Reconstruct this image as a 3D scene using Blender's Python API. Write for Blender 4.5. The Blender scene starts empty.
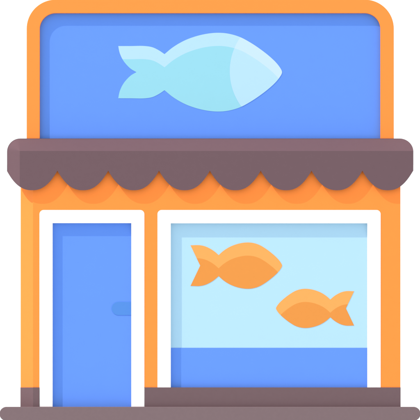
import bpy, bmesh, math
from mathutils import Vector

scene = bpy.context.scene
COL = scene.collection

# ---------------------------------------------------------------- units
# The facade drawing is 420 x 420 units, one unit = 1 cm.  x runs right, z up, y into the shop.
def X(u): return (u - 210.0) / 100.0
def Z(v): return (420.0 - v) / 100.0

RECESS = 0.050          # how far door leaf, window pane and sign panel sit behind their frames

# ---------------------------------------------------------------- materials
def material(name, rgb, rough=0.6, spec=0.12, grain=0.02, grain_scale=30.0,
             bump=0.05, bump_scale=180.0, weave=False, coat=0.0):
    m = bpy.data.materials.new(name)
    m.use_nodes = True
    nt = m.node_tree
    b = nt.nodes['Principled BSDF']
    b.inputs['Roughness'].default_value = rough
    b.inputs['Specular IOR Level'].default_value = spec
    b.inputs['Coat Weight'].default_value = coat
    tc = nt.nodes.new('ShaderNodeTexCoord')
    n = nt.nodes.new('ShaderNodeTexNoise')
    n.inputs['Scale'].default_value = grain_scale
    n.inputs['Detail'].default_value = 5.0
    nt.links.new(tc.outputs['Object'], n.inputs['Vector'])
    ramp = nt.nodes.new('ShaderNodeMix')
    ramp.data_type = 'RGBA'
    lo = [c * (1 - grain) for c in rgb] + [1]
    hi = [min(1, c * (1 + grain)) for c in rgb] + [1]
    ramp.inputs[6].default_value = lo
    ramp.inputs[7].default_value = hi
    nt.links.new(n.outputs['Fac'], ramp.inputs[0])
    nt.links.new(ramp.outputs[2], b.inputs['Base Color'])
    if bump > 0:
        bp = nt.nodes.new('ShaderNodeBump')
        bp.inputs['Strength'].default_value = bump
        bp.inputs['Distance'].default_value = 0.002
        if weave:
            w = nt.nodes.new('ShaderNodeTexWave'); w.inputs['Scale'].default_value = 60
            w2 = nt.nodes.new('ShaderNodeTexWave'); w2.inputs['Scale'].default_value = 60
            w.bands_direction = 'X'; w2.bands_direction = 'Z'
            nt.links.new(tc.outputs['Object'], w.inputs['Vector'])
            nt.links.new(tc.outputs['Object'], w2.inputs['Vector'])
            a = nt.nodes.new('ShaderNodeMath'); a.operation = 'ADD'
            nt.links.new(w.outputs['Fac'], a.inputs[0]); nt.links.new(w2.outputs['Fac'], a.inputs[1])
            nt.links.new(a.outputs[0], bp.inputs['Height'])
        else:
            n2 = nt.nodes.new('ShaderNodeTexNoise')
            n2.inputs['Scale'].default_value = bump_scale
            n2.inputs['Detail'].default_value = 3.0
            nt.links.new(tc.outputs['Object'], n2.inputs['Vector'])
            nt.links.new(n2.outputs['Fac'], bp.inputs['Height'])
        nt.links.new(bp.outputs['Normal'], b.inputs['Normal'])
    return m

M_WALL    = material('orange_plaster', (0.870, 0.226, 0.042), 0.75, 0.08, 0.025, 14, 0.10, 160)
M_SIGNFR  = material('orange_paint',   (0.870, 0.221, 0.042), 0.55, 0.10, 0.015, 20, 0.03)
M_MAUVE   = material('mauve_stone',    (0.127, 0.082, 0.091), 0.75, 0.08, 0.04, 25, 0.10, 140)
M_CANVAS  = material('mauve_canvas',   (0.119, 0.074, 0.086), 0.85, 0.05, 0.03, 18, 0.08, weave=True)
M_PAVE    = material('mauve_concrete', (0.156, 0.110, 0.119), 0.8, 0.08, 0.05, 30, 0.15, 120)
M_WHITE   = material('white_paint',    (0.82, 0.82, 0.82), 0.45, 0.12, 0.008, 12, 0.02)
M_BLUE    = material('blue_paint',     (0.093, 0.222, 0.700), 0.5, 0.10, 0.015, 10, 0.02)
M_HANDLE  = material('deep_blue_metal', (0.060, 0.193, 0.540), 0.4, 0.15, 0.01, 10, 0.0)
M_PANE    = material('pale_blue_glass', (0.330, 0.530, 0.700), 0.35, 0.10, 0.008, 8, 0.0)
M_FBODY   = material('pale_cyan_enamel', (0.219, 0.487, 0.585), 0.5, 0.08, 0.01, 15, 0.0)
M_FLIT_HEAD   = material('cyan_highlight_and_head_enamel', (0.332, 0.525, 0.670), 0.5, 0.08, 0.01, 15, 0.0)  # highlight painted on top of body and tail; also the head's own colour
M_FHEADLIT  = material('head_highlight_enamel', (0.402, 0.549, 0.670), 0.5, 0.08, 0.01, 15, 0.0)  # painted highlight along the top of the head
M_OBODY   = material('orange_enamel', (0.590, 0.224, 0.046), 0.5, 0.08, 0.02, 30, 0.0)
M_OLIT   = material('orange_highlight_enamel', (0.690, 0.298, 0.079), 0.5, 0.08, 0.02, 30, 0.0)  # highlight painted as a lighter orange along the upper edge

# ---------------------------------------------------------------- object helpers
def link(name, bm, mats, parent=None, smooth=False):
    me = bpy.data.meshes.new(name)
    bmesh.ops.remove_doubles(bm, verts=bm.verts, dist=1e-5)
    bmesh.ops.recalc_face_normals(bm, faces=bm.faces)
    bm.to_mesh(me); bm.free()
    if not isinstance(mats, (list, tuple)): mats = [mats]
    for m in mats: me.materials.append(m)
    if smooth:
        for p in me.polygons: p.use_smooth = True
    o = bpy.data.objects.new(name, me)
    COL.objects.link(o)
    if parent is not None:
        o.parent = parent
        o.matrix_parent_inverse = parent.matrix_world.inverted()
    return o

def empty(name, loc):
    o = bpy.data.objects.new(name, None)
    COL.objects.link(o)
    o.location = loc
    o.empty_display_size = 0.2
    bpy.context.view_layer.update()
    return o

def bevel(o, w=0.003, seg=2):
    md = o.modifiers.new('bevel', 'BEVEL')
    md.width = w; md.segments = seg; md.limit_method = 'ANGLE'; md.angle_limit = math.radians(50)

def prism(bm, poly, y0, y1, mi=0):
    """solid with outline poly (drawing units) between depths y0 (front) and y1"""
    f = [bm.verts.new((X(u), y0, Z(v))) for u, v in poly]
    b = [bm.verts.new((X(u), y1, Z(v))) for u, v in poly]
    fs = [bm.faces.new(f), bm.faces.new(b[::-1])]
    n = len(poly)
    for i in range(n):
        j = (i + 1) % n
        fs.append(bm.faces.new((f[i], b[i], b[j], f[j])))
    for q in fs: q.material_index = mi

def ring(bm, outer, inner, y0, y1):
    """frame between two outlines with the same number of points; open=False"""
    n = len(outer)
    V = [[bm.verts.new((X(u), y, Z(v))) for u, v in poly] for poly, y in
         ((outer, y0), (inner, y0), (inner, y1), (outer, y1))]
    for i in range(n):
        j = (i + 1) % n
        for k in range(4):
            l = (k + 1) % 4
            bm.faces.new((V[k][i], V[k][j], V[l][j], V[l][i]))

def arc(cx, cy, r, a0, a1, n):
    return [(cx + r * math.cos(math.radians(a0 + (a1 - a0) * i / n)),
             cy - r * math.sin(math.radians(a0 + (a1 - a0) * i / n))) for i in range(n + 1)]

def rrect(x0, y0, x1, y1, r_top, r_bot=0.0, n=14):
    p = []
    p += arc(x0 + r_top, y0 + r_top, r_top, 180, 90, n) if r_top else [(x0, y0)] * (n + 1)
    p += arc(x1 - r_top, y0 + r_top, r_top, 90, 0, n) if r_top else [(x1, y0)] * (n + 1)
    p += arc(x1 - r_bot, y1 - r_bot, r_bot, 0, -90, n) if r_bot else [(x1, y1)]
    p += arc(x0 + r_bot, y1 - r_bot, r_bot, -90, -180, n) if r_bot else [(x0, y1)]
    return p

def pchip(pts):
    xs = [p[0] for p in pts]; ys = [p[1] for p in pts]
    n = len(xs)
    d = [(ys[i + 1] - ys[i]) / (xs[i + 1] - xs[i]) for i in range(n - 1)]
    m = [d[0]] + [0.5 * (d[i - 1] + d[i]) for i in range(1, n - 1)] + [d[-1]]
    def f(x):
        x = min(max(x, xs[0]), xs[-1])
        i = 0
        while i < n - 2 and x > xs[i + 1]: i += 1
        h = xs[i + 1] - xs[i]; t = (x - xs[i]) / h
        return ((2*t**3 - 3*t*t + 1) * ys[i] + (t**3 - 2*t*t + t) * h * m[i]
                + (-2*t**3 + 3*t*t) * ys[i + 1] + (t**3 - t*t) * h * m[i + 1])
    return f

# ================================================================= PAVEMENT
bm = bmesh.new()
prism(bm, rrect(-0.3, 406.8, 420.3, 420.8, 7.0, 7.0, 12), -0.06, 2.7)
pavement = link('pavement', bm, M_PAVE)
bevel(pavement, 0.004)
pavement['kind'] = 'structure'
pavement['label'] = 'low mauve paving slab with rounded ends under the shop'

# ================================================================= SHOP BUILDING
shop = empty('fish_shop', (0, 0, Z(406.8)))
shop['label'] = 'small orange fish shop with mauve scalloped awning, blue door and wide window'
shop['category'] = 'shop'

CH = 0.21        # depth of the splayed left corner of the front
BACK = 2.4
def front_solid(bm, us, vs, holes, left_splay, y_front, y_back):
    """block with openings through it; first column runs back along the splayed corner"""
    def yf(u): return y_front + (CH if (left_splay and abs(u - us[0]) < 1e-6) else 0.0)
    nx, nz = len(us) - 1, len(vs) - 1
    def solid(i, k):
        if i < 0 or k < 0 or i >= nx or k >= nz: return False
        cu = 0.5 * (us[i] + us[i + 1]); cv = 0.5 * (vs[k] + vs[k + 1])
        return not any(a < cu < c and b < cv < d for a, b, c, d in holes)
    F = {}
    def v(i, k, back):
        key = (i, k, back)
        if key not in F:
            F[key] = bm.verts.new((X(us[i]), y_back if back else yf(us[i]), Z(vs[k])))
        return F[key]
    for i in range(nx):
        for k in range(nz):
            if not solid(i, k): continue
            bm.faces.new((v(i, k, 0), v(i + 1, k, 0), v(i + 1, k + 1, 0), v(i, k + 1, 0)))
            bm.faces.new((v(i, k, 1), v(i, k + 1, 1), v(i + 1, k + 1, 1), v(i + 1, k, 1)))
            if not solid(i - 1, k): bm.faces.new((v(i, k, 0), v(i, k + 1, 0), v(i, k + 1, 1), v(i, k, 1)))
            if not solid(i + 1, k): bm.faces.new((v(i + 1, k, 0), v(i + 1, k, 1), v(i + 1, k + 1, 1), v(i + 1, k + 1, 0)))
            if not solid(i, k - 1): bm.faces.new((v(i, k, 0), v(i, k, 1), v(i + 1, k, 1), v(i + 1, k, 0)))
            if not solid(i, k + 1): bm.faces.new((v(i, k + 1, 0), v(i + 1, k + 1, 0), v(i + 1, k + 1, 1), v(i, k + 1, 1)))

DOOR = (41.0, 211.6, 142.8, 500.0)
WIN  = (159.2, 211.6, 379.2, 387.0)
bm = bmesh.new()
front_solid(bm, [20, 33, 41.0, 142.8, 159.2, 379.2, 400.4], [150, 211.6, 387.4],
            [DOOR, (159.2, 211.6, 379.2, 500)], True, 0.0, BACK)
wall = link('wall', bm, M_WALL, shop)

bm = bmesh.new()
front_solid(bm, [19.8, 33, 39.35, 144.55, 400.6], [387.4, 407.2], [(39.35, 300, 144.55, 500)], True, -0.008, BACK + 0.003)
plinth = link('plinth', bm, M_MAUVE, shop)

bm = bmesh.new()
prism(bm, [(17, 146), (403, 146), (403, 150), (17, 150)], 0.115, BACK + 0.04)
link('roof', bm, M_MAUVE, shop)

# ---- door: leaf > frame, handle
bm = bmesh.new()
prism(bm, [(50, 220), (134, 220), (134, 406.9), (50, 406.9)], RECESS - 0.004, RECESS + 0.05)
door = link('door', bm, M_BLUE, shop)
def jamb_frame(x0, y0, x1, y1, t, r, yb):
    """three sided frame, open at the foot"""
    bm = bmesh.new()
    out = [(x0, yb)] + arc(x0 + r, y0 + r, r, 180, 90, 8) + arc(x1 - r, y0 + r, r, 90, 0, 8) + [(x1, yb)]
    inn = [(x1 - t, yb), (x1 - t, y0 + t), (x0 + t, y0 + t), (x0 + t, yb)]
    prism(bm, out + inn, -0.004, RECESS + 0.03)
    return bm
frame = link('frame', jamb_frame(39.5, 210, 144.4, 406, 13.1, 4.2, 406.9), M_WHITE, door)
bevel(frame, 0.0025)
bm = bmesh.new()
hnd = [(p) for p in arc(118.2, 308.4, 6.7, 90, 270, 16)] + [(131.3, 315.1), (131.3, 301.7)]
prism(bm, hnd, RECESS - 0.008, RECESS + 0.01)
h = link('handle', bm, M_HANDLE, door); bevel(h, 0.0012)

# ---- window: pane > frame, lower_panel
bm = bmesh.new()
prism(bm, [(168, 220), (370, 220), (370, 388.2), (168, 388.2)], RECESS, RECESS + 0.02)
window = link('window', bm, M_PANE, shop)
wf = link('frame', jamb_frame(157.5, 210, 380.7, 387, 13.3, 4.2, 388.2), M_WHITE, window)
bevel(wf, 0.0025)
bm = bmesh.new()
prism(bm, [(169, 347.8), (369, 347.8), (369, 388.2), (169, 388.2)], RECESS - 0.003, RECESS + 0.01)
lp = link('lower_panel', bm, M_BLUE, window)

# ---- awning: sloped hood > scalloped valance
P = 0.050                 # the valance hangs this far in front of the wall
PEAKS = [6.7 + 50.79 * i for i in range(9)]
def scallop(u):
    """lower edge of the valance at u (drawing units)"""
    k = min(7, max(0, int((u - 6.7) / 50.79)))
    c = PEAKS[k] + 25.4
    return 190.4 - 19.6 * min(1.0, abs(u - c) / 25.4) ** 2.35
SL = 0.0125               # how far the sloped faces run back per unit
AL, AR, AT, AF = 6.7, 413.2, 138.0, 151.2      # left, right, top, fold line
r = AF - AT
def dep(d): return -P + SL * d
bm = bmesh.new()
def vv(u, v, y): return bm.verts.new((X(u), y, Z(v)))
# folds: front corner points
fl = (AL + r, AF)
BKY = dep(r)
# outline of the hood (outer rim, at depth BKY on left/top and front on the right)
outer_arc = arc(AL + r, AF, r, 180, 90, 12)
# left corner: cone between the fold corner and the outer arc
for a, b in zip(outer_arc[:-1], outer_arc[1:]):
    bm.faces.new((vv(*fl, -P), vv(*a, BKY), vv(*b, BKY)))
# top slope
rt = [(u, v) for u, v in arc(AR - r, AF, r, 90, 0, 12)]
bm.faces.new((vv(*fl, -P), vv(fl[0], AT, BKY), vv(AR - r, AT, BKY), vv(AR - r, AF, -P)))
for a, b in zip(rt[:-1], rt[1:]):
    bm.faces.new((vv(AR - r, AF, -P), vv(a[0], a[1], dep(AF - a[1])), vv(b[0], b[1], dep(AF - b[1]))))
# left cheek slope with its scalloped foot
us = [AL + r * i / 12 for i in range(13)]
foot = [(u, scallop(u)) for u in us]
cheek = [(fl[0], AF, -P), (AL, AF, BKY)] + [(u, v, dep(AL + r - u)) for u, v in foot]
bm.faces.new([vv(*c) for c in cheek])
# closing faces behind
BK2 = 0.11
rim = [(AL, AF)] + outer_arc[1:] + rt
rimy = [BKY] * len(outer_arc) + [dep(AF - v) for u, v in rt]
for i in range(len(rim) - 1):
    a, b = rim[i], rim[i + 1]
    bm.faces.new((vv(*a, rimy[i]), vv(*b, rimy[i + 1]), vv(*b, BK2), vv(*a, BK2)))
# right end panel, underside, back
bm.faces.new((vv(AR, AF, -P), vv(AR, 165, -P), vv(AR, 165, BK2), vv(AR, AF, BK2)))
bm.faces.new((vv(AL + r, 165, -P + 0.004), vv(AR, 165, -P + 0.004), vv(AR, 165, BK2), vv(AL + r, 165, BK2)))
bm.faces.new([vv(*p, BK2) for p in rim] + [vv(AR, 165, BK2), vv(AL, 165, BK2)])
# inner lining of the cheek
cheek2 = [(u + 0.4, v, y + 0.006) for u, v, y in cheek]
bm.faces.new([vv(*c) for c in cheek2][::-1])
bm.faces.new((vv(AL, AF, BKY), vv(AL, 171, BKY), vv(AL, 171, BK2), vv(AL, AF, BK2)))
awning = link('awning', bm, M_CANVAS, shop)

bm = bmesh.new()
front = [fl, (AR, AF)]
n = 8 * 24
low = []
u = AR
for i in range(n + 1):
    u = AR - 0.05 + (fl[0] - (AR - 0.05)) * i / n
    low.append((u, scallop(u)))
# make sure that the sharp peaks are sampled
for p in PEAKS[1:-1]:
    low.append((p, 190.4 - 19.6))
low = sorted(set(low), key=lambda t: -t[0])
prism(bm, front + low, -P - 0.001, -P + 0.004)
link('valance', bm, M_CANVAS, awning)

# ================================================================= ROOFTOP SIGN
SY = 0.125               # front of the sign frame
sign = empty('rooftop_sign', (0, SY, Z(146)))
sign['label'] = 'big blue signboard with orange rounded frame and pale fish, standing above awning'
sign['category'] = 'sign'
bm = bmesh.new()
prism(bm, rrect(32, 6, 388, 146, 22, 0, 16), SY + RECESS, SY + 0.14)
panel = link('panel', bm, M_BLUE, sign)
bm = bmesh.new()
out = rrect(26.3, -0.4, 394.2, 146, 29, 0, 20)
inn = rrect(39.4, 13.1, 380.8, 146, 16, 0, 20)
# open at the foot: one horseshoe outline
prism(bm, [(26.3, 146)] + out[:-2] + [(394.2, 146)] + [(380.8, 146)] + inn[:-2][::-1] + [(39.4, 146)], SY, SY + 0.16)
sf = link('frame', bm, M_SIGNFR, sign)
bevel(sf, 0.003)

# (sign is lifted a touch further down, once its parts exist)
# ---- fish outlines (drawing units of the big fish, centre line v = 72)
B_TOP = pchip([(164.4, 53.9), (172, 47.6), (182.9, 41.0), (193, 36.9), (205, 33.8), (217, 32.5), (228, 33.3),
               (240.4, 36.9), (250, 42.0), (258.6, 47.6), (270, 56.4), (277, 63.2), (280.6, 68.0), (281.9, 70.4), (282.4, 72.0)])
BX = sorted([164.4 + (282.4 - 164.4) * i / 90 for i in range(91)] + [280.3 + 0.25 * i for i in range(8)])

def split_bands(xs, top, bot, shift):
    """upper and lower band polygons of a shape between top(x) and bot(x), split by top(x)+shift"""
    up_t, up_b, lo_t, lo_b = [], [], [], []
    for x in xs:
        t, b = top(x), bot(x)
        s = min(t + shift, b)
        up_t.append((x, t)); up_b.append((x, s))
        if b - s > 1e-3: lo_t.append((x, s)); lo_b.append((x, b))
    def clean(p):
        q = []
        for a in p:
            if not q or abs(a[0] - q[-1][0]) + abs(a[1] - q[-1][1]) > 1e-3: q.append(a)
        if abs(q[0][0] - q[-1][0]) + abs(q[0][1] - q[-1][1]) < 1e-3: q.pop()
        return q
    return clean(up_t + up_b[::-1]), clean(lo_t + lo_b[::-1])

# big fish on the sign
PY = SY + RECESS
bm = bmesh.new()
up, lo = split_bands(BX, B_TOP, lambda x: 144 - B_TOP(x), 13.2)  # upper band carries the painted highlight
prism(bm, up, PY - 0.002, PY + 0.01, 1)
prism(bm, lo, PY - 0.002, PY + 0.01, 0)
emblem = link('fish_emblem', bm, [M_FBODY, M_FLIT_HEAD], sign)
# head: everything in front of the curved gill line
HC, HV, HR = 289.8, 71.0, 60.0
XN = next(282.39 - 0.01 * i for i in range(2000) if B_TOP(282.39 - 0.01 * i) + 13.2 <= 144 - B_TOP(282.39 - 0.01 * i))
def h_top(x):
    w = HR * HR - (HC - x) ** 2
    return max(B_TOP(x), HV - math.sqrt(max(w, 0)))
def h_bot(x):
    w = HR * HR - (HC - x) ** 2
    return min(144 - B_TOP(x), HV + math.sqrt(max(w, 0)))
hx = sorted([229.8 + (282.4 - 229.8) * (i / 80) ** 1.6 for i in range(81)] + [XN] + [280 + 0.3 * i for i in range(8)])
bm = bmesh.new()
up_t, up_b, lo_t, lo_b = [], [], [], []
for x in hx:
    t, b = h_top(x), h_bot(x)
    s = min(max(B_TOP(x) + 13.2, t), b)
    if s - t > 1e-3: up_t.append((x, t)); up_b.append((x, s))
    if b - s > 1e-3: lo_t.append((x, s)); lo_b.append((x, b))
    elif x == XN: lo_t.append((x, b))
prism(bm, up_t + up_b[::-1], PY - 0.0032, PY + 0.008, 1)  # top of the head, its highlight put into the colour
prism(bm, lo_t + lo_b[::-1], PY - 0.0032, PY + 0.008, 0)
hd = link('head', bm, [M_FLIT_HEAD, M_FHEADLIT], emblem)
hd['label'] = 'paler rounded fish head'
# tail
T_TOP = pchip([(118, 45.8), (130, 45.8), (145, 45.8), (152.5, 47.1), (158.9, 50.2), (164.4, 53.9)])
N_EDGE = pchip([(118, 45.9), (118.8, 50.5), (120.7, 56.0), (123.2, 60.6), (126, 64.2), (130.5, 68.6), (136.2, 72.0)])
tx = [118 + 18.2 * (i / 24) ** 1.5 for i in range(25)]
XC = next(118 + 0.01 * i for i in range(1, 1800) if N_EDGE(118 + 0.01 * i) >= T_TOP(118 + 0.01 * i) + 13.2)
tx2 = [136.2 + (164.4 - 136.2) * i / 24 for i in range(1, 25)]
ttop = [(x, T_TOP(x)) for x in tx + tx2]
edge = [(x, N_EDGE(x)) for x in tx]
band_u = ttop + [(x, T_TOP(x) + 13.2) for x in tx2[::-1] + tx[::-1] if x > XC] + [(XC, N_EDGE(XC))]
band_u += [(x, v) for x, v in edge[::-1] if x < XC - 0.05 and x > 118.001]
band_l = [(XC, N_EDGE(XC))] + [(x, T_TOP(x) + 13.2) for x in tx + tx2 if x > XC]
band_l += [(x, 144 - T_TOP(x)) for x in (tx + tx2)[::-1]]
band_l += [(x, 144 - v) for x, v in edge[1:]] + [(x, v) for x, v in edge[::-1][1:] if x > XC + 0.05]
bm = bmesh.new()
prism(bm, band_u, PY - 0.002, PY + 0.01, 1)  # upper strip of the tail, painted as lit from above
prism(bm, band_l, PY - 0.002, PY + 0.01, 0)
link('tail_fin', bm, [M_FBODY, M_FLIT_HEAD], emblem)

sign.location.z += 0.008

# ================================================================= ORANGE FISH IN THE WINDOW
def window_fish(name, nose, joint, cv, sy, tail, face, label):
    """flat enamelled fish cut-out fixed to the pane; face=+1 looks right, -1 looks left"""
    root = empty(name, (X(joint), RECESS, Z(cv)))
    root['label'] = label; root['category'] = 'fish cutout'; root['group'] = 'orange fish in the shop window'
    L = abs(nose - joint)
    sx = L / (282.4 - 164.4)
    def mx(x): return joint + face * (x - 164.4) * sx
    def top(x): return 72 - (72 - B_TOP(x)) * sy
    sh = 13.2
    up, lo = split_bands(BX, top, lambda x: 144 - top(x), sh)  # upper part takes the painted highlight, lower part the plain orange
    y0, y1 = RECESS - 0.002, RECESS + 0.006
    bm = bmesh.new()
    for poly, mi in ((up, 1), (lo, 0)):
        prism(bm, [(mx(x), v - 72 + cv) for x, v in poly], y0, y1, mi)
    link('body', bm, [M_OBODY, M_OLIT], root)
    # tail, local units of the larger fish: t = distance behind the joint
    tt = pchip([(0.0, -10.4), (4, -13.9), (8, -16.6), (13.5, -19.2), (19, -20.4), (28.3, -20.3)])
    ts = [28.3 * i / 40 for i in range(41)]
    def edge(t):  # straight cut from the tip to the notch
        return -20.3 * (t - 18.6) / (28.3 - 18.6)
    b = sh / tail
    upper, lower = [], []
    for t in ts: upper.append((t, tt(t)))
    tb = next(t for t in [28.3 - 0.05 * i for i in range(200)] if edge(t) > tt(t) + b)
    back = [t for t in ts if t < tb]
    upper += [(tb, edge(tb))] + [(t, min(tt(t) + b, -tt(t) - .02)) for t in back[::-1]]
    lower = [(t, min(tt(t) + b, -tt(t) - .02)) for t in back] + [(tb, edge(tb)), (18.6, 0)]
    lower += [(t, -tt(t)) for t in ts[::-1]]
    bm = bmesh.new()
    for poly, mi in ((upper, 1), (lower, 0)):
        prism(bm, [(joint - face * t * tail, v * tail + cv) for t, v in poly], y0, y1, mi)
    link('tail_fin', bm, [M_OBODY, M_OLIT], root)
    return root
window_fish('fish_cutout', 282.2, 218.8, 265.5, 0.587, 1.0, 1,
            'larger orange fish facing right, higher on the pale window pane')
window_fish('fish_cutout', 276.0, 330.3, 308.3, 0.497, 0.845, -1,
            'smaller orange fish facing left, lower on the pane near the blue panel')

# ================================================================= LIGHT
w = bpy.data.worlds.new('World'); scene.world = w
w.use_nodes = True
bg = w.node_tree.nodes['Background']
bg.inputs['Color'].default_value = (0.946, 1.0, 1.0, 1)    # plain white studio all round
bg.inputs['Strength'].default_value = 1.019

KEY = 0.24                                            # share of the key lamp on the front
d = Vector((0.105, RECESS, -0.132)).normalized()      # it comes from the upper left, well off the front
cos_front = d.y
DIST = 90.0
lamp = bpy.data.lights.new('studio_key_lamp', 'AREA')
lamp.shape = 'DISK'; lamp.size = 1.0
lamp.energy = 1.15 * KEY / cos_front * math.pi * math.pi * DIST ** 2
lamp.color = (1.0, 0.80, 0.80)           # warm key against a slightly cool white surround
lo_ = bpy.data.objects.new('studio_key_lamp', lamp)
COL.objects.link(lo_)
lo_.location = Vector((0, 0, 2.1)) - d * DIST
lo_.rotation_euler = d.to_track_quat('-Z', 'Y').to_euler()

# ================================================================= CAMERA
cam = bpy.data.cameras.new('camera')
co = bpy.data.objects.new('camera', cam)
COL.objects.link(co)
CD = 60.0
CAM_Z = 0.135               # low eye level, the picture raised with a shift lens
co.location = (0, -CD, CAM_Z)
co.rotation_euler = (math.radians(90), 0, 0)
cam.sensor_width = 36.0
cam.lens = 36.0 * CD / 4.2
cam.shift_y = (2.1 - CAM_Z) / 4.2
cam.clip_end = 500
scene.camera = co

scene.view_settings.view_transform = 'Standard'
scene.view_settings.look = 'None'
scene.view_settings.exposure = 0.385
scene.view_settings.gamma = 1
scene.render.film_transparent = False
